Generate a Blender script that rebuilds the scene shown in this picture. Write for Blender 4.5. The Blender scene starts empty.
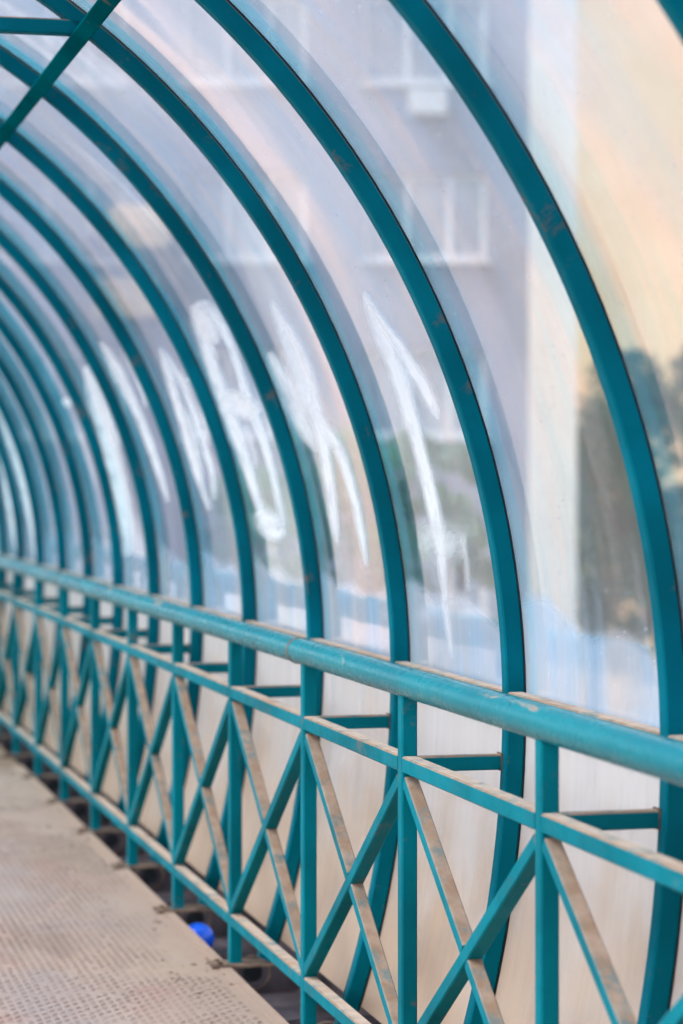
import bpy, math, random
import numpy as np
from mathutils import Vector, noise

random.seed(7)
rng = np.random.default_rng(7)
sc = bpy.context.scene
col = sc.collection

# ------------------------------------------------------------------ camera
YAW = 0.2477                      # to the right of the walkway's axis
EYE = Vector((0.41, 0.0, 1.578))
F_PX, CX, HY = 2417.8, 341.5, 482.0
cam_d = bpy.data.cameras.new('camera')
cam = bpy.data.objects.new('camera', cam_d)
col.objects.link(cam)
cam.location = EYE
cam.rotation_euler = (math.radians(90), 0, -YAW)
cam_d.sensor_fit = 'VERTICAL'
cam_d.sensor_height = 36.0
cam_d.sensor_width = 24.0
cam_d.lens = 85.0
cam_d.shift_y = -(512 - HY) / 1024
cam_d.clip_start = 0.05
cam_d.clip_end = 1500
cam_d.dof.use_dof = True
cam_d.dof.focus_distance = 5.9
cam_d.dof.aperture_fstop = 2.5
sc.camera = cam

# ------------------------------------------------------------------ world, sun, exposure
SUN_EL, SUN_AZ = math.radians(50), math.radians(268)     # azimuth clockwise from +Y
w = bpy.data.worlds.new('World')
sc.world = w
w.use_nodes = True
nt = w.node_tree
nt.nodes.clear()
sky = nt.nodes.new('ShaderNodeTexSky')
sky.sky_type = 'NISHITA'
sky.sun_disc = False
sky.sun_elevation = SUN_EL
sky.sun_rotation = SUN_AZ
sky.air_density = 1.0
sky.dust_density = 3.0
sky.ozone_density = 1.0
hs = nt.nodes.new('ShaderNodeHueSaturation')
hs.inputs['Saturation'].default_value = 0.55
hs.inputs['Value'].default_value = 1.0
bg = nt.nodes.new('ShaderNodeBackground')
bg.inputs['Strength'].default_value = 0.15
ow = nt.nodes.new('ShaderNodeOutputWorld')
nt.links.new(sky.outputs[0], hs.inputs['Color'])
nt.links.new(hs.outputs[0], bg.inputs['Color'])
nt.links.new(bg.outputs[0], ow.inputs['Surface'])

sun_d = bpy.data.lights.new('sun', 'SUN')
sun_d.energy = 1.5
sun_d.angle = math.radians(25)
sun_d.color = (1.0, 0.95, 0.89)
sun = bpy.data.objects.new('sun', sun_d)
col.objects.link(sun)
sd = Vector((math.sin(SUN_AZ) * math.cos(SUN_EL), math.cos(SUN_AZ) * math.cos(SUN_EL), math.sin(SUN_EL)))
sun.rotation_euler = (-sd).to_track_quat('-Z', 'Y').to_euler()
sun.location = (0, 0, 30)

sc.view_settings.view_transform = 'Standard'
sc.view_settings.look = 'None'
sc.view_settings.gamma = 1.0
sc.view_settings.exposure = 1.68
sc.render.engine = 'CYCLES'
cy = sc.cycles
cy.use_denoising = True
cy.use_adaptive_sampling = True
cy.adaptive_threshold = 0.025
cy.max_bounces = 7
cy.diffuse_bounces = 3
cy.glossy_bounces = 3
cy.transmission_bounces = 6
cy.transparent_max_bounces = 16
cy.caustics_reflective = False
cy.caustics_refractive = False
cy.sample_clamp_indirect = 8.0

# ------------------------------------------------------------------ node helpers
class NT:
    def __init__(self, name):
        self.m = bpy.data.materials.new(name)
        self.m.use_nodes = True
        self.t = self.m.node_tree
        self.t.nodes.clear()
        self.out = self.n('ShaderNodeOutputMaterial')
        self._pos = None

    def n(self, typ, **kw):
        nd = self.t.nodes.new(typ)
        for k, v in kw.items():
            setattr(nd, k, v)
        return nd

    def put(self, sock, v):
        if isinstance(v, bpy.types.NodeSocket):
            self.t.links.new(v, sock)
        elif isinstance(v, (tuple, list)) and len(v) == 3 and sock.type == 'RGBA':
            sock.default_value = (*v, 1)
        else:
            sock.default_value = v

    def pos(self):
        if self._pos is None:
            self._pos = self.n('ShaderNodeNewGeometry')
        return self._pos.outputs['Position']

    def normal(self):
        self.pos()
        return self._pos.outputs['Normal']

    def math(self, op, a, b=0.0, c=0.0, clamp=False):
        nd = self.n('ShaderNodeMath', operation=op)
        nd.use_clamp = clamp
        self.put(nd.inputs[0], a); self.put(nd.inputs[1], b); self.put(nd.inputs[2], c)
        return nd.outputs[0]

    def sep(self, v):
        nd = self.n('ShaderNodeSeparateXYZ')
        self.put(nd.inputs[0], v)
        return nd.outputs

    def scaled(self, v, s, off=(0, 0, 0)):
        nd = self.n('ShaderNodeMapping')
        self.put(nd.inputs['Vector'], v)
        nd.inputs['Scale'].default_value = s
        nd.inputs['Location'].default_value = off
        return nd.outputs[0]

    def noise(self, v, scale, detail=4.0, rough=0.55, dist=0.0):
        nd = self.n('ShaderNodeTexNoise')
        self.put(nd.inputs['Vector'], v)
        nd.inputs['Scale'].default_value = scale
        nd.inputs['Detail'].default_value = detail
        nd.inputs['Roughness'].default_value = rough
        nd.inputs['Distortion'].default_value = dist
        return nd.outputs['Fac']

    def ramp(self, v, lo, hi, a=0.0, b=1.0):
        nd = self.n('ShaderNodeMapRange')
        nd.interpolation_type = 'SMOOTHSTEP'
        self.put(nd.inputs['Value'], v)
        nd.inputs['From Min'].default_value = lo
        nd.inputs['From Max'].default_value = hi
        nd.inputs['To Min'].default_value = a
        nd.inputs['To Max'].default_value = b
        return nd.outputs['Result']

    def mix(self, f, a, b):
        nd = self.n('ShaderNodeMix', data_type='RGBA')
        self.put(nd.inputs[0], f); self.put(nd.inputs[6], a); self.put(nd.inputs[7], b)
        return nd.outputs[2]

    def mixsh(self, f, a, b):
        nd = self.n('ShaderNodeMixShader')
        self.put(nd.inputs[0], f); self.put(nd.inputs[1], a); self.put(nd.inputs[2], b)
        return nd.outputs[0]

    def bump(self, h, strength, dist=0.01):
        nd = self.n('ShaderNodeBump')
        self.put(nd.inputs['Height'], h)
        nd.inputs['Strength'].default_value = strength
        nd.inputs['Distance'].default_value = dist
        return nd.outputs[0]

    def bsdf(self, color, rough=0.5, metal=0.0, normal=None, spec=0.5):
        nd = self.n('ShaderNodeBsdfPrincipled')
        self.put(nd.inputs['Base Color'], color)
        self.put(nd.inputs['Roughness'], rough)
        self.put(nd.inputs['Metallic'], metal)
        self.put(nd.inputs['Specular IOR Level'], spec)
        if normal is not None:
            self.put(nd.inputs['Normal'], normal)
        return nd.outputs[0]

    def done(self, sh):
        self.t.links.new(sh, self.out.inputs['Surface'])
        return self.m


S = 1.038                                   # bay of the walkway, metres

# ------------------------------------------------------------------ materials
def mat_teal(name, base, wear=0.5, spec=.05, dusty=1.0):
    k = NT(name)
    p = k.pos()
    nz = k.sep(k.normal())[2]
    big = k.noise(p, 2.3, 3)
    mid = k.noise(p, 14, 5, 0.6)
    fine = k.noise(p, 90, 3)
    c = k.mix(k.ramp(big, .3, .7), tuple(x * .78 for x in base), tuple(min(1, x * 1.25) for x in base))
    c = k.mix(k.ramp(mid, .55, .8, 0, .35), c, (base[0] + .006, base[1] * .62, base[2] * .58))
    # rust and chips
    ru = k.ramp(k.noise(p, 7.5, 6, .7, .4), .62 - .05 * wear, .70, 0, 1)
    rcol = k.mix(mid, (.16, .07, .035), (.30, .15, .08))
    c = k.mix(k.math('MULTIPLY', ru, .75 * wear), c, rcol)
    # settled dust on faces that look upward
    up = k.ramp(nz, .22, .75)
    d = k.math('MULTIPLY', up, k.ramp(k.noise(p, 13, 6, .7), .28, .52, .35, 1.0), clamp=True)
    d = k.math('MULTIPLY', d, dusty)
    lvl = k.math('MULTIPLY_ADD', k.noise(p, 22, 4), .9, k.ramp(nz, .86, .99, -.35, .15), clamp=True)
    dust = k.mix(lvl, (.29, .185, .125), (.66, .53, .43))
    dust = k.mix(k.ramp(k.noise(p, 3.1, 4, .6), .5, .7, 0, .5), dust, (.36, .21, .13))
    c = k.mix(d, c, dust)
    rg = k.math('ADD', k.math('MULTIPLY', d, .4), k.ramp(mid, .3, .7, .42, .58), clamp=True)
    nb = k.bump(fine, .12, .002)
    return k.done(k.bsdf(c, rg, 0, nb, spec))


TEAL = mat_teal('teal_paint', (.0, .158, .20), .7)
TEAL_RIB = mat_teal('teal_rib_paint', (.0, .138, .19), .7, 0.03)

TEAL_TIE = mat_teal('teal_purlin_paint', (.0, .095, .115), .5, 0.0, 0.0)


def mat_pipe():
    k = NT('teal_handrail_paint')
    p = k.pos()
    nz = k.sep(k.normal())[2]
    sp = k.scaled(p, (9, 2.2, 9))
    big = k.noise(p, 3, 3)
    c = k.mix(k.ramp(big, .3, .7), (.0, .152, .19), (.0, .19, .228))
    chip = k.ramp(k.noise(sp, 1.6, 6, .62, .3), .625, .66)
    chip = k.math('MULTIPLY', chip, k.ramp(nz, -.1, .5))
    c = k.mix(k.math('MULTIPLY', chip, .8), c, k.mix(k.noise(p, 30, 4), (.25, .16, .10), (.45, .36, .29)))
    top = k.math('MULTIPLY', k.ramp(nz, .85, 1.0, 0, .15), k.ramp(k.noise(p, 9, 4), .35, .6))
    c = k.mix(k.math('MULTIPLY', top, .5), c, (.5, .42, .36))
    nb = None
    return k.done(k.bsdf(c, k.ramp(k.noise(p, 18, 3), .3, .7, .24, .34), 0, nb, .18))


PIPE = mat_pipe()


def fresnel(k, f0, scale=1.0, normal=None):
    lw = k.n('ShaderNodeLayerWeight')
    lw.inputs['Blend'].default_value = .5
    if normal is not None:
        k.put(lw.inputs['Normal'], normal)
    f5 = k.math('POWER', lw.outputs['Facing'], 4.9)
    return k.math('MULTIPLY', k.math('MULTIPLY_ADD', f5, 1 - f0, f0), scale, clamp=True)


def mat_clear():
    """clear plastic sheet: dusty, scratched, faintly streaked"""
    k = NT('clear_plastic')
    uv = k.n('ShaderNodeUVMap').outputs[0]          # u metres along the walkway, v metres round the arch
    oi = k.n('ShaderNodeObjectInfo').outputs['Random']
    u, v, _ = k.sep(uv)
    cmb = k.n('ShaderNodeCombineXYZ')
    k.put(cmb.inputs[0], u); k.put(cmb.inputs[1], v); k.put(cmb.inputs[2], k.math('MULTIPLY', oi, 40.0))
    q = cmb.outputs[0]
    streak = k.noise(k.scaled(q, (9, 1.1, 1)), 1.0, 2.5, .6, .5)
    fine = k.noise(k.scaled(q, (60, 5, 1)), 1.0, 1, .65)
    cloud = k.noise(k.scaled(q, (4, 1.3, 1)), 1.0, 2, .55)
    specks = k.ramp(k.noise(q, 70, 0, .5), .80, .86, 0, .35)
    low = k.ramp(v, 0.0, .55, 1, 0)                 # grime washed down to the sill
    dr = k.ramp(k.noise(k.scaled(q, (14, .5, 1)), 1.0, 1), .5, .72)   # runs
    # dried splash film along the sill, its edge drawn unevenly across each sheet
    lim = k.math('ADD', k.math('MULTIPLY_ADD', u, .075, .10), k.math('MULTIPLY', k.noise(k.scaled(q, (3.0, .2, 1), (1, 4, 2)), 1.0, 0), .14))
    film = k.ramp(k.math('SUBTRACT', v, lim), -.02, .035, 1, 0)
    veil = k.math('ADD', k.ramp(streak, .35, .75, .03, .13), k.math('MULTIPLY', low, .06))
    veil = k.math('ADD', veil, k.math('MULTIPLY', film, .60))
    veil = k.math('ADD', veil, k.math('MULTIPLY', k.math('MULTIPLY', low, dr), .28))
    veil = k.math('ADD', veil, k.ramp(fine, .55, .85, 0, .07))
    veil = k.math('ADD', veil, k.ramp(cloud, .4, .75, 0, .08))
    veil = k.math('ADD', veil, k.ramp(v, .5, 2.1, 0, .40))
    veil = k.math('ADD', veil, specks, clamp=True)
    # blue-green reflection of the ribs painted in along the far edge of each sheet
    refl_tint = k.math('ADD', u, k.math('MULTIPLY', k.math('SUBTRACT', streak, .5), .10))
    refl_tint = k.math('ADD', refl_tint, k.ramp(k.sep(k.pos())[1], 9.5, 13.5, 0, .38))      # widened towards the far end to colour in a cyan glow
    refl_tint = k.math('MULTIPLY', k.ramp(refl_tint, S - .13, S - .08), k.ramp(cloud, .25, .55, .5, 1.0))
    refl_tint = k.math('MULTIPLY', refl_tint, k.ramp(v, .16, .42, .35, 1.0))
    refl_tint = k.math('MULTIPLY', refl_tint, k.ramp(k.sep(k.pos())[1], 4.0, 8.0, .4, 1.0))
    dcol = k.mix(k.ramp(cloud, .42, .60),
                 (.84, .83, .88), (.66, .80, .96))
    dcol = k.mix(k.math('MULTIPLY', refl_tint, .85), dcol, (.10, .66, .80))
    df = k.n('ShaderNodeBsdfDiffuse'); k.put(df.inputs[0], dcol)
    tl = k.n('ShaderNodeBsdfTranslucent'); k.put(tl.inputs[0], dcol)
    dust = k.mixsh(.62, df.outputs[0], tl.outputs[0])
    tr = k.n('ShaderNodeBsdfTransparent')
    tc = k.mix(k.ramp(streak, .4, .65), (.88, .95, .99), (.97, .955, .96))
    k.put(tr.inputs[0], k.mix(k.math('MULTIPLY', refl_tint, .9), tc, (.80, .96, .99)))
    veil = k.math('MULTIPLY_ADD', refl_tint, .30, veil, clamp=True)
    base = k.mixsh(k.math('MULTIPLY', veil, .64), tr.outputs[0], dust)
    nb = k.bump(k.noise(k.scaled(q, (2.6, 1.2, 1), (9, 2, 1)), 1.0, 0, .4), .25, .02)
    gl = k.n('ShaderNodeBsdfGlossy')
    gl.inputs['Roughness'].default_value = .04
    gl.inputs['Color'].default_value = (.95, .97, 1, 1)
    k.put(gl.inputs['Normal'], nb)
    return k.done(k.mixsh(fresnel(k, .055, 1.0), base, gl.outputs[0]))


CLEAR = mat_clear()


def mat_frost():
    """the lower sheets: clouded, caked with dried dirt"""
    k = NT('clouded_plastic')
    uv = k.n('ShaderNodeUVMap').outputs[0]
    oi = k.n('ShaderNodeObjectInfo').outputs['Random']
    u, v, _ = k.sep(uv)
    cmb = k.n('ShaderNodeCombineXYZ')
    k.put(cmb.inputs[0], u); k.put(cmb.inputs[1], v); k.put(cmb.inputs[2], k.math('MULTIPLY', oi, 40.0))
    q = cmb.outputs[0]
    streak = k.noise(k.scaled(q, (11, .8, 1)), 1.0, 3, .6)
    scr = k.noise(k.scaled(q, (38, 7, 1)), 1.0, 3, .7, 1.2)
    cloud = k.noise(k.scaled(q, (3, 3, 1)), 1.0, 3, .6)
    dirt = k.ramp(k.math('ADD', k.math('MULTIPLY', v, -.9), k.math('MULTIPLY', k.math('SUBTRACT', cloud, .5), .9)), -.05, .85)
    c = k.mix(dirt, (.84, .80, .78), (.74, .59, .47))
    c = k.mix(k.ramp(streak, .58, .78, 0, .4), c, (.56, .56, .58))
    c = k.mix(k.ramp(scr, .58, .76, 0, .25), c, (.52, .41, .31))
    df = k.n('ShaderNodeBsdfDiffuse'); k.put(df.inputs[0], c)
    tl = k.n('ShaderNodeBsdfTranslucent'); k.put(tl.inputs[0], c)
    body = k.mixsh(.6, df.outputs[0], tl.outputs[0])
    tr = k.n('ShaderNodeBsdfTransparent'); k.put(tr.inputs[0], (.95, .95, .96))
    op = k.math('ADD', k.ramp(streak, .3, .7, .72, .85), k.math('MULTIPLY', dirt, .2), clamp=True)
    base = k.mixsh(op, tr.outputs[0], body)
    gl = k.n('ShaderNodeBsdfGlossy')
    gl.inputs['Roughness'].default_value = .28
    return k.done(k.mixsh(fresnel(k, .03, .45), base, gl.outputs[0]))


FROST = mat_frost()


def mat_spray():
    k = NT('white_spray_paint')
    uv = k.n('ShaderNodeUVMap').outputs[0]          # u metres along the stroke, v 0..1 across
    u, v, _ = k.sep(uv)
    p = k.pos()
    e = k.math('ABSOLUTE', k.math('MULTIPLY_ADD', v, 2.0, -1.0))
    e = k.math('ADD', e, k.math('MULTIPLY', k.math('SUBTRACT', k.noise(p, 14, 3, .5), .5), .35))
    body = k.ramp(e, .05, 1.0, 1, 0)
    st = k.noise(k.scaled(uv, (7, 2.5, 1)), 1.0, 4, .6)
    at = k.n('ShaderNodeAttribute', attribute_name='paint_cover', attribute_type='GEOMETRY')
    a = k.math('MULTIPLY', k.math('MULTIPLY', body, k.ramp(st, .28, .62, .75, 1.35)), at.outputs['Fac'], clamp=True)
    edge = k.math('MULTIPLY', k.math('SUBTRACT', 1.0, k.math('MULTIPLY', k.ramp(e, .9, 1.0), 1.0)), a, clamp=True)
    df = k.n('ShaderNodeBsdfDiffuse'); k.put(df.inputs[0], (.97, .97, .97))
    tl = k.n('ShaderNodeBsdfTranslucent'); k.put(tl.inputs[0], (.92, .92, .94))
    tr = k.n('ShaderNodeBsdfTransparent')
    return k.done(k.mixsh(edge, tr.outputs[0], k.mixsh(.45, df.outputs[0], tl.outputs[0])))


SPRAY = mat_spray()


def mat_floor(name, tread):
    k = NT(name)
    p = k.pos()
    big = k.noise(p, 1.1, 4, .6, .3)
    mid = k.noise(k.scaled(p, (3.2, 1.6, 1), (2, 5, 0)), 1.0, 5, .62, .2)
    fine = k.noise(p, 120, 3, .6)
    grit = k.noise(p, 34, 5, .65)
    steel = k.mix(k.ramp(mid, .35, .65), (.38, .285, .25), (.44, .31, .25))
    c = k.mix(k.ramp(big, .42, .62, 0, .85), steel, (.46, .31, .23))
    c = k.mix(k.ramp(k.noise(k.scaled(p, (2.2, 1.1, 1), (7, 1, 0)), 1.0, 4, .6), .50, .66, 0, .65), c, (.45, .235, .19))
    c = k.mix(k.ramp(grit, .56, .74, 0, .5), c, (.24, .17, .13))
    st = k.ramp(k.noise(k.scaled(p, (1.7, .9, 1), (11, 3, 0)), 1.0, 6, .68, .6), .54, .68, 0, .45)
    c = k.mix(st, c, (.22, .15, .115))
    x = k.sep(p)[0]
    edge = k.math('MULTIPLY', k.ramp(x, 1.45, 1.93), k.ramp(mid, .2, .6, .4, .9))
    c = k.mix(edge, c, (.40, .28, .21))
    if tread:
        c = k.mix(k.ramp(mid, .35, .65, .35, .62), c, (.14, .11, .10))
    nb = k.bump(k.math('ADD', fine, grit), .25, .003)
    return k.done(k.bsdf(c, k.ramp(mid, .3, .7, .5, .75), 0, nb, .4))


PLATE = mat_floor('dusty_steel_plate', False)
TREAD = mat_floor('worn_tread', True)


def mat_plain(name, a, b, scale=6, rough=.7, stretch=(1, 1, 1), bump=.2, lo=.35, hi=.65, metal=0):
    k = NT(name)
    q = k.scaled(k.pos(), stretch)
    f = k.noise(q, scale, 5, .6)
    c = k.mix(k.ramp(f, lo, hi), a, b)
    nb = k.bump(k.noise(q, scale * 6, 4), bump, .004)
    return k.done(k.bsdf(c, rough, metal, nb, .35))


RUST = mat_plain('rusty_plate', (.09, .05, .035), (.24, .16, .11), 18)
GUTTER = mat_plain('dusty_gutter', (.055, .045, .05), (.13, .10, .11), 5)
GIRDER = mat_plain('dark_girder', (.05, .05, .055), (.11, .09, .08), 4)
RUBBER = mat_plain('black_gasket', (.012, .014, .018), (.025, .028, .03), 30, .6)
PLANK = mat_plain('weathered_plank', (.20, .12, .075), (.36, .25, .17), 5, .8, (1, 6, 6))
CONCRETE = mat_plain('concrete', (.30, .29, .28), (.40, .38, .36), 1.2, .85)
GROUND = mat_plain('pale_paving', (.22, .21, .20), (.30, .28, .26), .4, .9)
WALL_L = mat_plain('lilac_grey_render', (.23, .24, .30), (.27, .275, .335), .7, .85)
WALL_P = mat_plain('peach_render', (.76, .51, .27), (.80, .57, .33), .5, .85)
FRAME = mat_plain('off_white_frame', (.60, .59, .60), (.66, .65, .66), 2.0, .6)
CREAM = mat_plain('cream_painted', (.74, .66, .57), (.78, .70, .61), 1.5, .7)
WHITE = mat_plain('white_painted', (.86, .84, .83), (.90, .89, .88), 2.0, .6)
PEACH = mat_plain('peach_awning_cloth', (.62, .43, .28), (.70, .50, .34), 4, .8)
METALROOF = mat_plain('grey_roof', (.18, .18, .19), (.25, .25, .25), .8, .6)
SHUTTER = mat_plain('blue_grey_shutter', (.10, .11, .17), (.14, .15, .22), 4, .6)
BARK = mat_plain('bark', (.06, .045, .035), (.13, .10, .08), 8, .9, (1, 1, .25), .6)


def mat_balloon():
    k = NT('blue_rubber')
    c = k.mix(k.noise(k.pos(), 12, 3), (.004, .09, .70), (.01, .14, .85))
    return k.done(k.bsdf(c, .22, 0, None, .5))


BLUE = mat_balloon()


def mat_glass():
    k = NT('window_glass')
    c = k.mix(k.ramp(k.noise(k.pos(), .5, 2), .4, .6), (.22, .25, .30), (.32, .35, .40))  # pale base stands in for the sky's reflection
    return k.done(k.bsdf(c, .12, 0, None, .6))


GLASS = mat_glass()


def mat_leaf(name, a, b):
    k = NT(name)
    c = k.mix(k.ramp(k.noise(k.pos(), .9, 3), .35, .65), a, b)
    df = k.bsdf(c, .55, 0, None, .3)
    tl = k.n('ShaderNodeBsdfTranslucent'); k.put(tl.inputs[0], c)
    return k.done(k.mixsh(.3, df, tl.outputs[0]))


LEAF_A = mat_leaf('leaf_green', (.04, .17, .10), (.09, .26, .14))
LEAF_B = mat_leaf('leaf_olive', (.05, .17, .09), (.12, .24, .12))

# ------------------------------------------------------------------ object helpers
def mesh_of(name, verts, faces, mats, smooth=False, uvs=None, fm=None):
    me = bpy.data.meshes.new(name)
    me.from_pydata([tuple(v) for v in verts], [], faces)
    for m in (mats if isinstance(mats, (list, tuple)) else [mats]):
        me.materials.append(m)
    if smooth:
        me.polygons.foreach_set('use_smooth', [True] * len(me.polygons))
    if fm is not None:
        me.polygons.foreach_set('material_index', fm)
    if uvs is not None:
        ul = me.uv_layers.new(name='UVMap')
        li = np.zeros(len(me.loops), dtype=np.int32)
        me.loops.foreach_get('vertex_index', li)
        ul.data.foreach_set('uv', np.asarray(uvs, dtype=np.float32)[li].ravel())
    me.update()
    return me


def link(name, data, parent=None, loc=None):
    o = bpy.data.objects.new(name, data)
    col.objects.link(o)
    if parent is not None:
        o.parent = parent
    if loc is not None:
        o.location = loc
    return o


def tag(o, label=None, cat=None, group=None, kind=None):
    if label: o['label'] = label
    if cat: o['category'] = cat
    if group: o['group'] = group
    if kind: o['kind'] = kind
    return o


class MB:
    def __init__(self):
        self.v, self.f = [], []

    def add(self, vs, fs):
        b = len(self.v)
        self.v += [tuple(x) for x in vs]
        self.f += [tuple(i + b for i in f) for f in fs]
        return self

    def box(self, x0, x1, y0, y1, z0, z1):
        vs = [(x, y, z) for z in (z0, z1) for y in (y0, y1) for x in (x0, x1)]
        return self.add(vs, [(0, 2, 3, 1), (4, 5, 7, 6), (0, 1, 5, 4), (2, 6, 7, 3), (0, 4, 6, 2), (1, 3, 7, 5)])

    def tube(self, p0, p1, wd, ht, up=(0, 0, 1), ch=.004):
        """chamfered rectangular bar from p0 to p1; wd across, ht along up"""
        p0, p1 = Vector(p0), Vector(p1)
        d = (p1 - p0).normalized()
        s = d.cross(Vector(up)).normalized()
        t = s.cross(d).normalized()
        a, b = wd / 2, ht / 2
        sec = [(-a + ch, -b), (a - ch, -b), (a, -b + ch), (a, b - ch), (a - ch, b), (-a + ch, b), (-a, b - ch), (-a, -b + ch)]
        vs = [p + s * u + t * q for p in (p0, p1) for u, q in sec]
        fs = [(i, (i + 1) % 8, 8 + (i + 1) % 8, 8 + i) for i in range(8)]
        fs += [tuple(range(7, -1, -1)), tuple(range(8, 16))]
        return self.add(vs, fs)

    def mesh(self, name, mat, smooth=False):
        return mesh_of(name, self.v, self.f, mat, smooth)


def instancer(name, me, parent, loc):
    return link(name, me, parent, loc)


# ------------------------------------------------------------------ the walkway's measures
Y0 = 4.633                                  # post that shows at x = 547
def YN(n): return Y0 + S * n
NR0, NR1 = -5, 14                           # ribs
XP = 2.01                                   # posts
ZC, RO, RI = 1.031, 2.293, 2.247            # arch centre height, outer and inner radius of a rib
RP = 2.2980                                  # inside of the sheets
KB = .72                                    # legs of the arch below the centre lean in less
DY = -.033                                  # rib plane relative to its post


def arch(R, ph):
    c, s = math.cos(ph), math.sin(ph)
    if s < 0:
        sg = 1 if c > 0 else -1
        return sg * (R - KB * R * (1 - abs(c))), ZC + R * s
    return R * c, ZC + R * s


def ray(px, py):
    d = Vector(((px - CX) / F_PX, 1.0, -(py - HY) / F_PX))
    c, s = math.cos(YAW), math.sin(YAW)
    return Vector((d.x * c + d.y * s, -d.x * s + d.y * c, d.z))


def on_arch(px, py, R):
    """where the sight line of a pixel meets the round sheet"""
    d = ray(px, py)
    lo, hi = 1.0, 60.0
    def g(t):
        x, z = EYE.x + d.x * t, EYE.z + d.z * t
        if z >= ZC:
            return math.hypot(x, z - ZC) - R
        s = max(-1, (z - ZC) / R)
        return abs(x) - (R - KB * R * (1 - math.sqrt(max(0, 1 - s * s))))
    for _ in range(50):
        m = (lo + hi) / 2
        if g(m) > 0: hi = m
        else: lo = m
    return EYE + d * lo


# ------------------------------------------------------------------ ground
g = link('ground', MB().box(-400, 400, -200, 600, -5.8, -5.5).mesh('ground', GROUND))
tag(g, kind='structure')

# ------------------------------------------------------------------ floor of the walkway
floor = link('floor', None)
tag(floor, kind='structure')
XE = 1.982
seams = [-4.56, -1.56, 1.44, 4.44, 7.44, 10.44, 13.44]
for i in range(len(seams) - 1):
    a, b = seams[i] + .003, seams[i + 1] - .003
    for x0, x1 in ((-XE, -.003), (.003, XE)):
        link('floor_plate', MB().box(x0, x1, a, b, -.008, 0).mesh('floor_plate', PLATE), floor)
        lip = MB()
        xo = x1 if x1 > 1 else x0
        sg = 1 if xo > 0 else -1
        lip.box(min(xo, xo - sg * .004), max(xo, xo - sg * .004), a, b, -.06, -.0085)
        a_, b_ = sorted((xo - sg * .034, xo + sg * .002))
        link('edge_strip', MB().box(a_, b_, a, b, .0006, .0045).mesh('edge_strip', PLATE), floor)
        link('plate_lip', lip.mesh('plate_lip', RUST), floor)
y = 13.44
pm = MB().box(-XE, XE, .0, .20, -.035, -.004).mesh('floor_plank', PLANK)
for i in range(9):
    link('floor_plank', pm, floor, (0, y + .02 + i * .235, random.uniform(-.004, .004)))
y = 13.44 + 9 * .235 + .02
link('floor_plate', MB().box(-XE, XE, y, 21.0, -.012, -.002).mesh('floor_plate', PLATE), floor)

# raised lens tread of the plates
pitch = .027
xs = np.arange(-1.90, 1.915, pitch)
ys = np.arange(2.2, 13.42, pitch)
V, Fc = [], []
hl, hw = .0135, .0036
for j, yy in enumerate(ys):
    if min(abs(yy - s) for s in seams) < .02:
        continue
    near = yy < 9.5
    for i, xx in enumerate(xs):
        if abs(xx) < .02:
            continue
        if xx < .2 and (xx < -.6 or yy < 4.0):
            continue
        n = noise.noise((xx * 1.3 + 4, yy * .8, 2.1)) + .5 * noise.noise((xx * 4, yy * 3, .7))
        edge = max(0, (xx - 1.55) / .35)
        edge *= 1.0 if yy > 7.6 else .35
        keep = 1.0 - max(0.0, min(1.0, (n - .12) * 2.2 + edge * 1.2))
        if keep < .12:
            continue
        if random.random() < .06:
            continue
        h = .0030 * keep * random.uniform(.7, 1.1)
        xx_, yy_ = xx, yy
        xx, yy = xx + random.gauss(0, .0012), yy + random.gauss(0, .0012)
        if (i + j) % 2:
            cx_, sx_ = .80, .60
        else:
            cx_, sx_ = .80, -.60
        b = len(V)
        for lx, ly, lz in ((-hl, 0, 0), (0, -hw, 0), (hl, 0, 0), (0, hw, 0), (-hl * .55, 0, h), (hl * .55, 0, h)):
            V.append((xx + lx * cx_ - ly * sx_, yy + lx * sx_ + ly * cx_, lz + .0002))
        Fc += [(b, b + 1, b + 4), (b + 1, b + 5, b + 4), (b + 1, b + 2, b + 5), (b + 2, b + 3, b + 5), (b + 3, b + 4, b + 5), (b + 3, b, b + 4)]
        xx, yy = xx_, yy_
tr = link('tread_pattern', mesh_of('tread_pattern', V, Fc, TREAD), floor)
tag(tr, kind='stuff')

# small rust flakes and crumbs by the feet of the posts
V, Fc = [], []
for _ in range(500):
    n = random.randint(-2, 9)
    x = XP - abs(random.gauss(.12, .16)) - .03
    yy = YN(n) + random.gauss(-.12, .22)
    r = random.uniform(.0015, .007) * random.choice((1, 1, 1.8))
    b = len(V)
    a0 = random.random() * 6.28
    for q in range(5):
        aa = a0 + q * 1.2566
        V.append((x + r * math.cos(aa) * random.uniform(.6, 1.3), yy + r * math.sin(aa) * random.uniform(.6, 1.6), .0008))
    V.append((x, yy, .0008 + r * .5))
    Fc += [(b + q, b + (q + 1) % 5, b + 5) for q in range(5)]
cr = link('rust_crumbs', mesh_of('rust_crumbs', V, Fc, RUST))
tag(cr, 'scattered brown rust flakes and crumbs by the railing feet', 'debris', kind='stuff')

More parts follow.
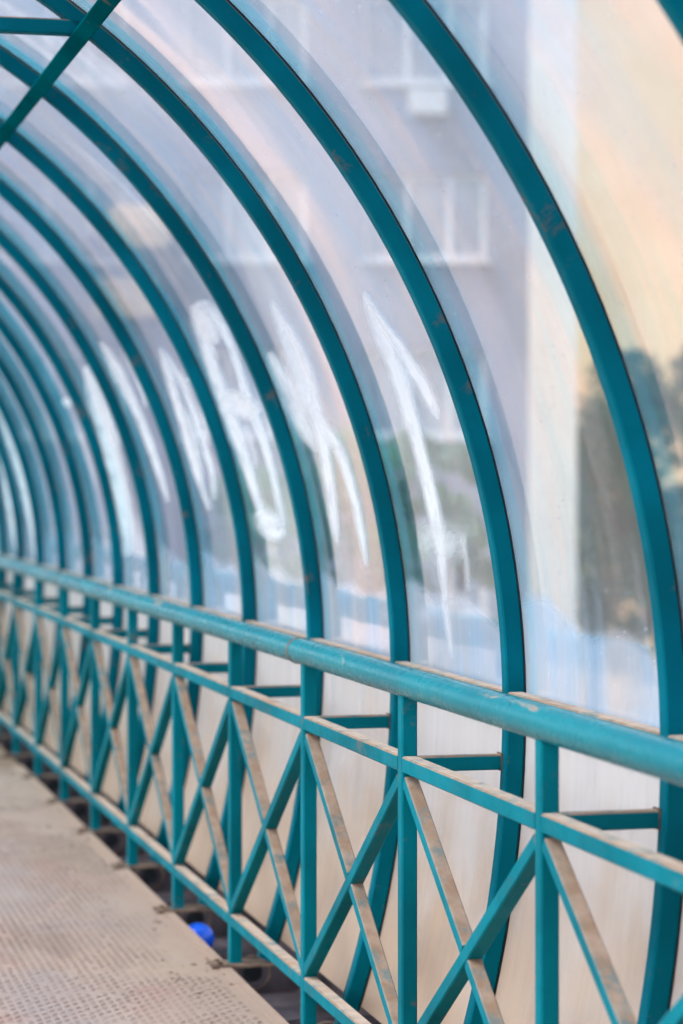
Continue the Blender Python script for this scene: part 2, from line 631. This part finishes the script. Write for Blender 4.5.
# ------------------------------------------------------------------ girders, gutter and piers under the floor
for sg, side in ((1, 'right'), (-1, 'left')):
    gr = link('edge_girder', None)
    tag(gr, 'dark steel edge girder with dusty gutter below the %s railing' % side, 'girder')
    a, b = sorted((sg * 1.70, sg * 1.73))
    link('web', MB().box(a, b, -4.5, 21, -.62, -.0605).mesh('web', GIRDER), gr)
    a, b = sorted((sg * 1.734, sg * 2.32))
    link('gutter_pan', MB().box(a, b, -4.5, 21, -.165, -.155).mesh('gutter_pan', GUTTER), gr)
    a, b = sorted((sg * 2.312, sg * 2.32))
    link('gutter_lip', MB().box(a, b, -4.5, 21, -.1545, -.03).mesh('gutter_lip', GUTTER), gr)
    a, b = sorted((sg * 1.60, sg * 1.83))
    link('flange', MB().box(a, b, -4.5, 21, -.64, -.621).mesh('flange', GIRDER), gr)
    # cross plates with a round hole
    N = 28
    vs, fs = [], []
    x0, x1, z0, z1 = 1.99, 2.31, -.154, -.012
    cxh, czh, rh = 2.125, -.083, .034
    for t in (-.004, .004):
        for q in range(N):
            an = 2 * math.pi * q / N
            ca, sa = math.cos(an), math.sin(an)
            vs.append((sg * (cxh + rh * ca), t, czh + rh * sa))
            k = min((x1 - cxh) / ca if ca > 1e-6 else (x0 - cxh) / ca if ca < -1e-6 else 9,
                    (z1 - czh) / sa if sa > 1e-6 else (z0 - czh) / sa if sa < -1e-6 else 9)
            vs.append((sg * (cxh + k * ca), t, czh + k * sa))
    for q in range(N):
        r = (q + 1) % N
        fs += [(2 * q, 2 * r, 2 * r + 1, 2 * q + 1), (2 * N + 2 * q, 2 * N + 2 * q + 1, 2 * N + 2 * r + 1, 2 * N + 2 * r),
               (2 * q, 2 * N + 2 * q, 2 * N + 2 * r, 2 * r)]
    dm = mesh_of('drilled_plate', vs, fs, GUTTER)
    vs, fs = [], []
    M = 8
    for q in range(N):
        an = 2 * math.pi * q / N
        for u in range(M):
            bn = 2 * math.pi * u / M
            rr = .058 + .0045 * math.cos(bn)
            vs.append((sg * (cxh + rr * math.cos(an)), -.0045 + .0045 * math.sin(bn), czh + rr * math.sin(an)))
    fs = [(q * M + u, ((q + 1) % N) * M + u, ((q + 1) % N) * M + (u + 1) % M, q * M + (u + 1) % M) for q in range(N) for u in range(M)]
    rm = mesh_of('weld_ring', vs, fs, RUST, True)
    a, b = sorted((sg * 2.08, sg * 2.17))
    cm = MB().box(a, b, .012, .016, -.13, -.036).mesh('hole_cover', RUBBER)  # dark sheet added behind the hole for the shade inside it
    for n in range(-3, 13):
        o = link('drilled_plate', dm, gr, (0, YN(n) + .25 * S, 0))
        link('weld_ring', rm, o)
        link('hole_cover', cm, o)
for yy in (1.0, 19.0):
    p = link('pier', MB().box(-2.0, 2.0, yy - .35, yy + .35, -1.05, -.6415).box(-.6, .6, yy - .3, yy + .3, -5.52, -1.05).mesh('pier', CONCRETE))
    tag(p, 'grey concrete pier under the walkway, %s the railing' % ('nearest' if yy < 5 else 'farther along'), 'pier')

# ------------------------------------------------------------------ canopy: ribs, purlins, sheets
can = link('arched_canopy', None)
tag(can, 'teal steel arched tunnel canopy with curved clear plastic sheets over the walkway', 'canopy')


def sweep(R0, R1, w_, ph0, ph1, n, mat, name, ch=.004):
    secs = [(R0, -w_ / 2 + ch), (R0 + ch, -w_ / 2), (R1 - ch, -w_ / 2), (R1, -w_ / 2 + ch), (R1, w_ / 2 - ch), (R1 - ch, w_ / 2), (R0 + ch, w_ / 2), (R0, w_ / 2 - ch)]
    vs, fs = [], []
    for i in range(n + 1):
        ph = ph0 + (ph1 - ph0) * i / n
        for R, yy in secs:
            x, z = arch(R, ph)
            vs.append((x, yy, z))
    for i in range(n):
        for q in range(8):
            r = (q + 1) % 8
            fs.append((i * 8 + q, i * 8 + r, i * 8 + 8 + r, i * 8 + 8 + q))
    fs += [tuple(range(7, -1, -1)), tuple(n * 8 + q for q in range(8))]
    me = mesh_of(name, vs, fs, mat)
    # the long faces are smooth along the bend; chamfers keep the corners crisp
    me.polygons.foreach_set('use_smooth', [True] * (len(fs) - 2) + [False] * 2)
    for e in me.edges:
        a, b = e.vertices
        if abs(a - b) == 8:
            e.use_edge_sharp = True
    return me


PA = math.radians(-26.4)
rib_me = sweep(RI, RO, .042, PA, math.pi - PA, 150, TEAL_RIB, 'arch_rib')
gas_me = sweep(RO + .0003, RP - .0003, .038, PA + .03, math.pi - PA - .03, 110, RUBBER, 'gasket', .001)
bolt = MB()
for q in range(6):
    pass
for n in range(NR0, NR1 + 1):
    r = link('arch_rib', rib_me, can, (0, YN(n) + DY, 0))
    link('gasket', gas_me, r)

# purlins along the arch
PH_P = math.atan2(1.823, 1.383)
for ph in (PH_P, math.pi - PH_P):
    x, z = arch(RI - .021, ph)
    up = Vector((math.cos(ph), 0, math.sin(ph)))
    link('purlin', MB().tube((x, YN(NR0) - .3, z), (x, YN(NR1) + .3, z), .047, .042, up).mesh('purlin', TEAL_TIE), can)
xt, zt = arch(RI - .021, PH_P)
tie_me = MB().tube((-xt + .0, 0, zt + .031), (xt - .0, 0, zt + .031), .042, .042).mesh('cross_tie', TEAL_RIB)
for n in (-2, 2, 6, 10):
    link('cross_tie', tie_me, can, (0, YN(n) + DY, 0))

# sill tube between the ribs, level with the handrail
ZS = 1.066
for sg in (1, -1):
    sm = MB().tube((sg * 2.268, .0225, ZS - .02), (sg * 2.268, S - .0225, ZS - .02), .040, .040).mesh('sill_rail', TEAL)
    for n in range(NR0, NR1):
        link('sill_rail', sm, can, (0, YN(n) + DY, 0))


def panel_mesh(name, ph0, ph1, seed, mat, amp, nu=9, nv=56, th=.004):
    vs, uv, fs = [], [], []
    ya, yb = .004, S - .004
    for lay in (0, 1):
        for j in range(nv + 1):
            ph = ph0 + (ph1 - ph0) * j / nv
            for i in range(nu + 1):
                t = i / nu
                yy = ya + (yb - ya) * t
                e = min(1.0, 4 * min(t, 1 - t)) * min(1.0, 8 * min(j / nv, 1 - j / nv))
                wv = .4 * amp * e * noise.noise((yy * 1.7 + seed * 3.1, ph * 3.5, seed * .73))
                x, z = arch(RP + lay * th + abs(wv) * 1.6, ph)
                vs.append((x, yy, z))
                uv.append((yy, abs(ph if abs(ph) < math.pi / 2 else math.pi - ph) * RP if mat is CLEAR else (ph if abs(ph) < math.pi / 2 else math.pi - ph) * RP))
    w_ = nu + 1
    L = (nv + 1) * w_
    for j in range(nv):
        for i in range(nu):
            a = j * w_ + i
            fs.append((a, a + 1, a + w_ + 1, a + w_))
            fs.append((L + a, L + a + w_, L + a + w_ + 1, L + a + 1))
    rim = [i for i in range(w_)] + [j * w_ + nu for j in range(1, nv + 1)] + [nv * w_ + i for i in range(nu - 1, -1, -1)] + [j * w_ for j in range(nv - 1, 0, -1)]
    B = len(vs)                                  # the cut edge has corners of its own, so the sheet shades flat up to it
    for a in rim:
        vs += [vs[a], vs[L + a]]
        uv += [uv[a], uv[L + a]]
    m = len(rim)
    for i in range(m):
        j = (i + 1) % m
        fs.append((B + 2 * i, B + 2 * i + 1, B + 2 * j + 1, B + 2 * j))
    me = mesh_of(name, vs, fs, mat, False, uv)
    k = nu * nv * 2
    me.polygons.foreach_set('use_smooth', [True] * k + [False] * (len(fs) - k))
    return me


P_SILL = math.asin((ZS - ZC - .022) / RP)
P_LOW0 = math.asin((.085 - ZC) / RP)
P_LOW1 = math.asin((ZS - .032 - ZC) / RP)
PAN = {}
for n in range(NR0, NR1):
    for sg in (1, -1):
        if sg > 0:
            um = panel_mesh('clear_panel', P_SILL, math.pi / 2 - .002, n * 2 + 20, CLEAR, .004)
            lm = panel_mesh('clouded_panel', P_LOW0, P_LOW1, n * 2 + 90, FROST, .003, 9, 20)
        else:
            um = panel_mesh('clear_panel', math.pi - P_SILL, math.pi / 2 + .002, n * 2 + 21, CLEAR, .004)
            lm = panel_mesh('clouded_panel', math.pi - P_LOW0, math.pi - P_LOW1, n * 2 + 91, FROST, .003, 9, 20)
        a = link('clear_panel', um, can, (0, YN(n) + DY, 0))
        b = link('clouded_panel', lm, can, (0, YN(n) + DY, 0))
        if sg > 0:
            PAN[n] = a
# the panel with a fine crack up from the sill
ck = MB()
pts = [(453, 673), (453, 662), (452, 648), (453.5, 634)]
for i in range(3):
    p, q = on_arch(*pts[i], RP - .004), on_arch(*pts[i + 1], RP - .004)
    ck.tube(p, q, .0025, .002, (1, 0, 0), .0004)

# ------------------------------------------------------------------ spray paint on the sheets
# strokes as (bay, density, [(px, py, width px)...]) read off the photograph and carried to the sheet
ST = [
    (0, 1.0, [(364, 292, 4), (369, 306, 10), (381, 333, 15), (397, 373, 15), (411, 418, 13), (424, 468, 12), (434, 512, 13), (440, 548, 10), (445, 600, 6)]),
    (0, .95, [(368, 304, 5), (383, 325, 8), (402, 352, 10), (420, 380, 11), (432, 404, 11), (438, 420, 5)]),
    (0, .42, [(417, 542, 36), (430, 541, 37), (450, 543, 36), (466, 546, 30)]),
    (0, .30, [(462, 536, 5), (466, 562, 6), (468, 592, 5)]),
    (0, .35, [(443, 596, 7), (448, 630, 6), (452, 660, 3)]),
    (1, 1.0, [(271, 300, 4), (276, 312, 9), (289, 338, 15), (303, 370, 16), (313, 402, 13), (321, 436, 11), (329, 480, 10), (334, 520, 9), (337, 544, 4)]),
    (1, .9, [(314, 408, 8), (327, 432, 12), (341, 456, 10), (352, 490, 9), (360, 528, 8), (366, 566, 5)]),
    (1, .65, [(268, 352, 6), (276, 366, 12), (291, 396, 18), (306, 430, 16), (316, 452, 6)]),
    (1, .5, [(283, 330, 8), (296, 372, 18), (309, 410, 14)]),
    (2, .95, [(193, 305, 8), (199, 318, 16), (206, 345, 13), (220, 390, 12), (235, 430, 12), (248, 470, 10), (260, 508, 9), (270, 540, 8)]),
    (2, .9, [(194, 306, 6), (206, 306, 10), (222, 327, 9), (236, 362, 8), (247, 398, 9), (259, 430, 9), (270, 464, 8), (278, 500, 8), (283, 530, 8)]),
    (2, .85, [(222, 396, 20), (235, 403, 24), (248, 410, 22), (258, 416, 16)]),
    (2, .75, [(199, 310, 12), (208, 328, 20), (215, 345, 10)]),
    (2, .8, [(258, 510, 14), (268, 522, 22), (277, 532, 18), (284, 528, 8)]),
    (2, .45, [(243, 424, 10), (252, 450, 9), (256, 470, 5)]),
    (3, .85, [(160, 348, 4), (166, 368, 8), (177, 405, 8), (188, 445, 7), (198, 478, 7), (209, 510, 5)]),
    (3, .8, [(164, 352, 4), (180, 380, 7), (193, 410, 6), (202, 440, 6), (211, 470, 7), (214, 500, 5)]),
    (3, .6, [(183, 380, 5), (192, 382, 6), (200, 402, 5), (205, 428, 4), (204, 450, 3)]),
    (3, .45, [(176, 398, 7), (188, 425, 10), (196, 455, 10), (203, 480, 5)]),
    (3, .35, [(186, 395, 3), (192, 420, 4), (198, 455, 3), (194, 470, 3)]),
    (4, .8, [(100, 342, 4), (110, 358, 9), (126, 388, 9), (140, 420, 9), (152, 452, 8), (161, 480, 7), (168, 502, 4)]),
    (4, .7, [(118, 336, 3), (126, 352, 6), (135, 372, 7), (143, 392, 6), (146, 408, 3)]),
    (4, .4, [(106, 352, 6), (118, 378, 10), (132, 405, 9)]),
    (5, .9, [(84, 366, 6), (88, 374, 10), (97, 402, 15), (108, 442, 18), (117, 484, 18), (124, 524, 17), (128, 556, 15)]),
    (5, .6, [(88, 368, 5), (97, 388, 6), (107, 414, 7), (114, 444, 6)]),
    (9, .95, [(-6, 398, 5), (0, 411, 8), (11, 441, 9), (24, 484, 9), (33, 528, 8), (35, 556, 6)]),
    (10, .9, [(-8, 430, 5), (0, 452, 6), (9, 500, 7), (16, 550, 5)]),
    (6, .8, [(64, 398, 6), (67, 402, 9), (71, 406, 7)]),
]


def smooth_path(pts, n):
    P = np.array(pts, float)
    t = np.linspace(0, len(P) - 1, n)
    out = []
    for tt in t:
        i = min(int(tt), len(P) - 2)
        f = tt - i
        p0, p1, p2, p3 = P[max(i - 1, 0)], P[i], P[i + 1], P[min(i + 2, len(P) - 1)]
        out.append(.5 * ((2 * p1) + (-p0 + p2) * f + (2 * p0 - 5 * p1 + 4 * p2 - p3) * f * f + (-p0 + 3 * p1 - 3 * p2 + p3) * f ** 3))
    return np.array(out)


for si, (bay, dens, pts) in enumerate(ST):
    mp = pts[len(pts) // 2]
    bay = int((on_arch(mp[0], mp[1], RP).y - Y0 - DY) // S)
    P = smooth_path(pts, 8 * len(pts))
    T = np.gradient(P[:, :2], axis=0)
    T /= np.linalg.norm(T, axis=1)[:, None] + 1e-9
    Nn = np.stack([-T[:, 1], T[:, 0]], 1)
    C = 5
    vs, uv, fs, dn = [], [], [], []
    R = RP - .0010 - .0003 * (si % 9)
    base = PAN[bay].location
    acc = 0.0
    prev = None
    for i in range(len(P)):
        wd = max(P[i, 2], 1.5) * 1.62
        mid = on_arch(P[i, 0], P[i, 1], R)
        if prev is not None: acc += (mid - prev).length
        prev = mid
        ends = min(1.0, 3.0 * min(i, len(P) - 1 - i) / len(P) + .15)
        for c in range(C):
            t = c / (C - 1)
            q = P[i, :2] + Nn[i] * wd * (t - .5)
            p = on_arch(q[0], q[1], R)
            yl = p.y - base.y
            p.y = base.y + min(max(yl, .01), S - .01)
            vs.append(p - base); uv.append((acc, t)); dn.append(1.0 * dens * ends ** .6)
    for i in range(len(P) - 1):
        for c in range(C - 1):
            a = i * C + c
            fs.append((a, a + 1, a + C + 1, a + C))
    me = mesh_of('spray_stroke', vs, fs, SPRAY, True, uv)
    at = me.attributes.new('paint_cover', 'FLOAT', 'POINT')
    at.data.foreach_set('value', dn)
    link('spray_stroke', me, PAN[bay])

# ------------------------------------------------------------------ railings
ZH, RH = 1.089, .0365
ZM = .892                                    # middle rail centre
ZB = .150                                    # bottom rail centre
TB = .040


def railing(sg, label):
    rl = link('railing', None)
    tag(rl, label, 'railing')
    x = sg * XP
    ya, yb = YN(NR0) - .4, YN(NR1) + .3
    # handrail: pipe with welded joints
    N, M = 24, 1
    cuts = [ya, YN(-3) + .12, YN(2) + .12, YN(7) + .12, yb]
    for c0, c1 in zip(cuts, cuts[1:]):
        vs, fs = [], []
        K = 1
        for i in range(K + 1):
            yy = c0 + .0015 + (c1 - c0 - .003) * i / K
            wob = 0
            for q in range(N):
                an = 2 * math.pi * q / N
                vs.append((x + RH * math.cos(an) + wob, yy, ZH + RH * math.sin(an) + wob))
        for i in range(K):
            for q in range(N):
                r = (q + 1) % N
                fs.append((i * N + q, i * N + r, i * N + N + r, i * N + N + q))
        me = mesh_of('handrail', vs, fs, PIPE, True)
        h = link('handrail', me, rl)
        vs, fs = [], []
        for i, (dy, rr) in enumerate(((-.006, .037), (-.003, .039), (.003, .039), (.006, .037))):
            for q in range(N):
                an = 2 * math.pi * q / N
                vs.append((x + rr * math.cos(an), c1 + dy, ZH + rr * math.sin(an)))
        fs = [(i * N + q, i * N + (q + 1) % N, i * N + N + (q + 1) % N, i * N + N + q) for i in range(3) for q in range(N)]
        link('weld_bead', mesh_of('weld_bead', vs, fs, RUST, True), h)
    pm = MB().tube((x, 0, .009), (x, 0, ZH - RH + .006), TB, TB, (0, 1, 0), .004).mesh('post', TEAL)
    midm = MB().tube((x, TB / 2 + .0005, ZM), (x, S - TB / 2 - .0005, ZM), TB, TB).mesh('middle_rail', TEAL)
    botm = MB().tube((x, TB / 2 + .0005, ZB), (x, S - TB / 2 - .0005, ZB), TB, TB).mesh('bottom_rail', TEAL)
    # crossed braces: one runs through, the other is cut in two at the crossing
    z0, z1 = ZB + TB / 2, ZM - TB / 2
    yl, yr = TB / 2 + .004, S - TB / 2 - .004
    def brace(p, q, wd, cut0=0, cut1=0):
        p, q = Vector(p), Vector(q)
        d = (q - p).normalized()
        return MB().tube(p + d * cut0, q - d * cut1, wd, .034, (sg, 0, 0) if False else (0, 0, 1), .003)
    wb = .038
    a = brace((x, yl, z1 - .022), (x, yr, z0 + .022), wb).mesh('brace', TEAL)
    c = (x, (yl + yr) / 2, (z0 + z1) / 2)
    ang = math.atan2(z1 - z0 - .044, yr - yl)
    cutc = .017 / math.sin(2 * ang) + .001
    b1 = brace((x, yl, z0 + .022), c, wb - .004, 0, cutc).mesh('brace', TEAL)
    b2 = brace(c, (x, yr, z1 - .022), wb - .004, cutc, 0).mesh('brace', TEAL)
    cn = MB().tube((x + sg * (TB / 2 + .0005), -.012, ZM), (sg * (RI - .002), -.012, ZM), .030, .038).mesh('connector', TEAL)
    wx = sorted((sg * (RI - .007), sg * (RI - .0025)))
    cw = MB().box(wx[0], wx[1], -.030, .006, ZM - .022, ZM + .022).mesh('weld_bead', RUST)
    # foot plate with a small upturned toe and two bolts
    x0, x1 = sorted((sg * 1.925, sg * 2.20))
    ft = MB().box(x0, x1, -.062, .045, .001, .009)
    ft = ft.mesh('foot_plate', RUST)
    bl = MB()
    for bx, by in ((1.955, -.03), (1.955, .022)):
        vs = [(sg * bx + .009 * math.cos(q * math.pi / 3), by + .009 * math.sin(q * math.pi / 3), z) for z in (.009, .018) for q in range(6)]
        bl.add(vs, [(q, (q + 1) % 6, 6 + (q + 1) % 6, 6 + q) for q in range(6)] + [tuple(range(6, 12))])
    bl = bl.mesh('bolt', RUST)
    for n in range(NR0, NR1 + 1):
        L = (0, YN(n), 0)
        link('post', pm, rl, L)
        link('weld_bead', cw, link('connector', cn, rl, L))
        f = link('foot_plate', ft, rl, L)
        link('bolt', bl, f)
        if n < NR1:
            link('middle_rail', midm, rl, L)
            link('bottom_rail', botm, rl, L)
            for m in (a, b1, b2):
                link('brace', m, rl, L)
    return rl


railing(1, 'teal steel railing with round handrail and crossed braces on the right of the walkway')
railing(-1, 'teal steel railing with round handrail and crossed braces on the left of the walkway')

# ------------------------------------------------------------------ blue balloon lying in the gutter
vs, fs = [], []
NU, NV = 28, 18
for j in range(NV + 1):
    t = j / NV
    an = math.pi * t
    r = math.sin(an) * (1 + .10 * math.cos(an))
    for i in range(NU):
        b = 2 * math.pi * i / NU
        vs.append((.084 * r * math.cos(b), -.098 * math.cos(an), .084 * r * math.sin(b)))
for j in range(NV):
    for i in range(NU):
        fs.append((j * NU + i, j * NU + (i + 1) % NU, (j + 1) * NU + (i + 1) % NU, (j + 1) * NU + i))
bal = link('balloon', None)
tag(bal, 'shiny blue balloon lying in the gutter under the railing', 'balloon')
link('body', mesh_of('body', vs, fs, BLUE, True), bal)
kn = MB()
vs = [(rr * math.cos(q * math.pi / 4), yy, rr * math.sin(q * math.pi / 4)) for rr, yy in ((.004, .0975), (.005, .104), (.012, .114)) for q in range(8)]
kn.add(vs, [(i * 8 + q, i * 8 + (q + 1) % 8, i * 8 + 8 + (q + 1) % 8, i * 8 + 8 + q) for i in range(2) for q in range(8)])
link('knot', kn.mesh('knot', BLUE, True), bal)
bal.location = (2.07, YN(4) - .06, -.155 + .059)
bal.scale = (.69, .69, .69)
bal.rotation_euler = (0, 0, math.radians(25))

# ------------------------------------------------------------------ buildings outside
def frame_at(px, z):
    """point straight ahead at camera depth z on the sight line of pixel column px, on the ground"""
    d = ray(px, HY)
    p = EYE + d * z
    p.z = -5.5
    return p


def house(name, px_left, px_right, depth, height, wall, label, turn=0.0, thick=10.0):
    a, b = frame_at(px_left, depth), frame_at(px_right, depth)
    wid = (b - a).length
    e = link(name, None, None, b)
    e.rotation_euler = (0, 0, -YAW + turn)
    tag(e, label, 'building')
    return e, wid


# grey block: local x runs left (negative) from its right corner, y away from us
DB = 40.0
PM = F_PX / DB
blk, wid = house('apartment_block', -560, 575, DB, 16, WALL_L, 'lilac grey apartment block with white framed windows and white corner pilaster')
HT = 17.2
def lx(px): return (px - 575) / PM
def lz(py): return EYE.z + 5.5 + (HY - py) / PM

cols_px = [425 - 180 * i for i in range(6)]
sill_py = [83 - 177.0, 83, 260, 437, 614, 791]
openings = []
for ci, cpx in enumerate(cols_px):
    for spy in sill_py:
        xa, xb = lx(cpx - 62), lx(cpx + 62)
        z0 = lz(spy)
        z1 = z0 + 1.45
        if z1 < HT - .5 and z0 > .5:
            openings.append((xa, xb, z0, z1, ci, spy))
# wall with openings: vertical strips between and bands above and below windows
wl = MB()
xs_ = sorted({-wid} | {o[0] for o in openings} | {o[1] for o in openings} | {0.0})
for xa, xb in zip(xs_, xs_[1:]):
    ops = sorted([(o[2], o[3]) for o in openings if o[0] <= xa + 1e-6 and o[1] >= xb - 1e-6])
    z = -.05
    for z0, z1 in ops:
        wl.box(xa, xb, 0, .4, z, z0)
        z = z1
    wl.box(xa, xb, 0, .4, z, HT)
wl.box(-wid, 0, .401, 10.4, -.05, HT - .01)
link('wall', wl.mesh('wall', WALL_L), blk)
link('corner_pilaster', MB().box(-.76, .0, -.30, -.002, -.05, HT).mesh('corner_pilaster', CREAM), blk)
rf = link('roof', MB().box(-wid - .3, .3, -.6, 10.8, HT, HT + .35).mesh('roof', METALROOF), blk)
shared = {}
for xa, xb, z0, z1, ci, spy in openings:
    ww, hh = xb - xa, z1 - z0
    key = (round(ww, 3), round(hh, 3))
    if key not in shared:
        fr = MB()
        t = .10
        fr.box(0, ww, .10, .18, 0, t).box(0, ww, .10, .18, hh - t, hh)
        fr.box(0, t, .10, .18, t, hh - t).box(ww - t, ww, .10, .18, t, hh - t)
        fr.box(ww * .36 - .05, ww * .36 + .05, .10, .18, t, hh - t).box(ww * .70 - .05, ww * .70 + .05, .10, .18, t, hh - t)
        pn = [MB().box(u0, u1, .13, .14, t, hh - t).mesh('pane', GLASS)
              for u0, u1 in ((t, ww * .36 - .05), (ww * .36 + .05, ww * .70 - .05), (ww * .70 + .05, ww - t))]
        sl = MB().box(-.06, ww + .06, -.16, .099, -.07, .0).mesh('sill', FRAME)
        shared[key] = (fr.mesh('window', FRAME), pn, sl)
    fm_, pn, sl = shared[key]
    wd = link('window', fm_, blk, (xa, 0, z0))
    for m in pn:
        link('pane', m, wd)
    link('sill', sl, wd)
# air conditioner below the upper window
link('air_conditioner', MB().box(lx(408), lx(446), -.36, -.003, lz(116), lz(92)).mesh('air_conditioner', FRAME), blk)
# awning and box by one window farther left
aw = MB()
x0, x1 = lx(112), lx(172)
zt_, zb_ = lz(205), lz(250)
prof = [(-.003, zt_), (-.25, zt_ - .04), (-.5, zt_ - .2), (-.65, zt_ - .45), (-.68, zb_), (-.64, zb_), (-.61, zt_ - .44), (-.47, zt_ - .22), (-.003, zt_ - .05)]
vs = [(x, yy, z) for x in (x0, x1) for yy, z in prof]
K = len(prof)
aw.add(vs, [(i, (i + 1) % K, K + (i + 1) % K, K + i) for i in range(K)] + [tuple(range(K - 1, -1, -1)), tuple(range(K, 2 * K))])
link('awning', aw.mesh('awning', PEACH), blk)
link('flower_box', MB().box(lx(96), lx(158), -.4, -.17, lz(318), lz(280)).mesh('flower_box', PEACH), blk)

for a_, b_, c_, d_ in ((84, 119, 285, 236), (152, 186, 322, 236)):
    link('shutter', MB().box(lx(a_), lx(b_), -.06, -.003, lz(c_), lz(d_)).mesh('shutter', SHUTTER), blk)
# peach building farther off to the right
D2 = 74.0
P2 = F_PX / D2
pb, wid2 = house('peach_building', 470, 1500, D2, 16, WALL_P, 'peach rendered building standing behind the green trees at the right')
pb.location = frame_at(470, D2)
H2 = 27.0
b2 = MB().box(0, wid2, 0, 9, -.05, H2)
link('wall', b2.mesh('wall', WALL_P), pb)
link('roof', MB().box(-.4, wid2 + .4, -.5, 9.5, H2, H2 + .4).mesh('roof', METALROOF), pb)
wm = MB().box(-.75, .75, -.04, -.003, 0, 1.5)
wmesh = wm.mesh('window', WHITE)
pmesh = MB().box(-.62, .62, -.055, -.041, .12, 1.38).mesh('pane', GLASS)
for i in range(3):
    for z in (3, 6, 9, 12, 15, 18):
        o = link('window', wmesh, pb, (13.0 + 4.5 * i, 0, z))
        link('pane', pmesh, o)

# ------------------------------------------------------------------ trees
def tree(px, depth, height, rad, leafmat, label, seed, nleaf=9000, ls=.16):
    rnd = np.random.default_rng(seed)
    base = frame_at(px, depth)
    e = link('tree', None, None, base)
    tag(e, label, 'tree', 'trees beside the walkway')
    mb = MB()
    def limb(p, q, r0, r1, n=7):
        p, q = Vector(p), Vector(q)
        d = (q - p).normalized()
        s = d.cross(Vector((.3, .8, .1))).normalized()
        t = s.cross(d)
        vs = [c + (s * math.cos(2 * math.pi * i / n) + t * math.sin(2 * math.pi * i / n)) * r for c, r in ((p, r0), (q, r1)) for i in range(n)]
        mb.add(vs, [(i, (i + 1) % n, n + (i + 1) % n, n + i) for i in range(n)] + [tuple(range(n, 2 * n))])
    fork = height * .35
    limb((0, 0, -.05), (.1, 0, fork), .19, .13, 10)
    tips = []
    for i in range(9):
        a = i * 2.4 + rnd.uniform(-.3, .3)
        h = height * rnd.uniform(.55, .9)
        rr = rad * rnd.uniform(.35, .75)
        m = (rr * .45 * math.cos(a), rr * .45 * math.sin(a), (fork + h) / 2)
        t = (rr * math.cos(a), rr * math.sin(a), h)
        limb((.1, 0, fork * rnd.uniform(.8, 1)), m, .09, .055)
        limb(m, t, .055, .02)
        tips += [m, t]
    link('trunk', mb.mesh('trunk', BARK, True), e)
    # leaf clumps
    cl = [np.array(t) + rnd.normal(0, .25, 3) for t in tips]
    for _ in range(46):
        v = rnd.normal(0, 1, 3); v /= np.linalg.norm(v)
        rr = rnd.uniform(.5, 1.0) ** .6
        cl.append(np.array([v[0] * rad * rr, v[1] * rad * rr, height * .64 + v[2] * height * .34 * rr]))
    V, Fc = [], []
    per = nleaf // len(cl)
    for c in cl:
        cr_ = rnd.uniform(.35, .8) * rad * .42
        for _ in range(per):
            v = rnd.normal(0, 1, 3); v /= np.linalg.norm(v)
            p = c + v * cr_ * rnd.uniform(.3, 1) ** .5 * np.array([1, 1, .8])
            n = v + rnd.normal(0, .7, 3); n /= np.linalg.norm(n)
            u = np.cross(n, rnd.normal(0, 1, 3)); u /= np.linalg.norm(u) + 1e-9
            w_ = np.cross(n, u)
            s = ls * rnd.uniform(.6, 1.3)
            b = len(V)
            V += [p - u * s * .5, p + w_ * s * .26, p + u * s * .55, p - w_ * s * .26]
            Fc.append((b, b + 1, b + 2, b + 3))
    link('crown', mesh_of('crown', V, Fc, leafmat), e)
    return e


tree(668, 47, 10.2, 3.0, LEAF_A, 'green leafy tree just right of the white corner pilaster', 3, 12000, .22)
tree(860, 42, 9.8, 2.6, LEAF_B, 'olive green tree at the right edge, before the peach building', 5, 9000, .2)
tree(590, 55, 9.4, 2.4, LEAF_B, 'low tree farther back, half hidden behind the grey block', 11, 7000, .22)
tree(430, 36, 8.1, 1.15, LEAF_B, 'small bushy tree before the grey block, next to the white pilaster side', 21, 6000, .18)
tree(300, 35, 8.0, 1.9, LEAF_A, 'wider bushy tree before the grey block, farther from the white pilaster', 23, 7000, .18)
TL = ['shortest leafy tree nearest the camera, left of the walkway', 'second nearest leafy tree left of the walkway', 'third nearest leafy tree left of the walkway',
      'middle leafy tree of the row left of the walkway', 'third farthest leafy tree left of the walkway', 'second farthest leafy tree left of the walkway',
      'tallest and farthest leafy tree left of the walkway']
for i, (x, y, h) in enumerate(((-8, 24, 9.0), (-9.5, 31, 10.2), (-8.5, 38, 9.4), (-11, 45, 10.8), (-10, 53, 10.0), (-13, 62, 11.5), (-14, 72, 12))):  # unseen row, added to green and darken the sheets' reflections
    t = tree(0, 20, h, 2.6, LEAF_A if i % 2 else LEAF_B, TL[i], 40 + i, 4500, .24)
    t.location = (x, y, -5.5)
    t['group'] = 'trees in a row left of the walkway'
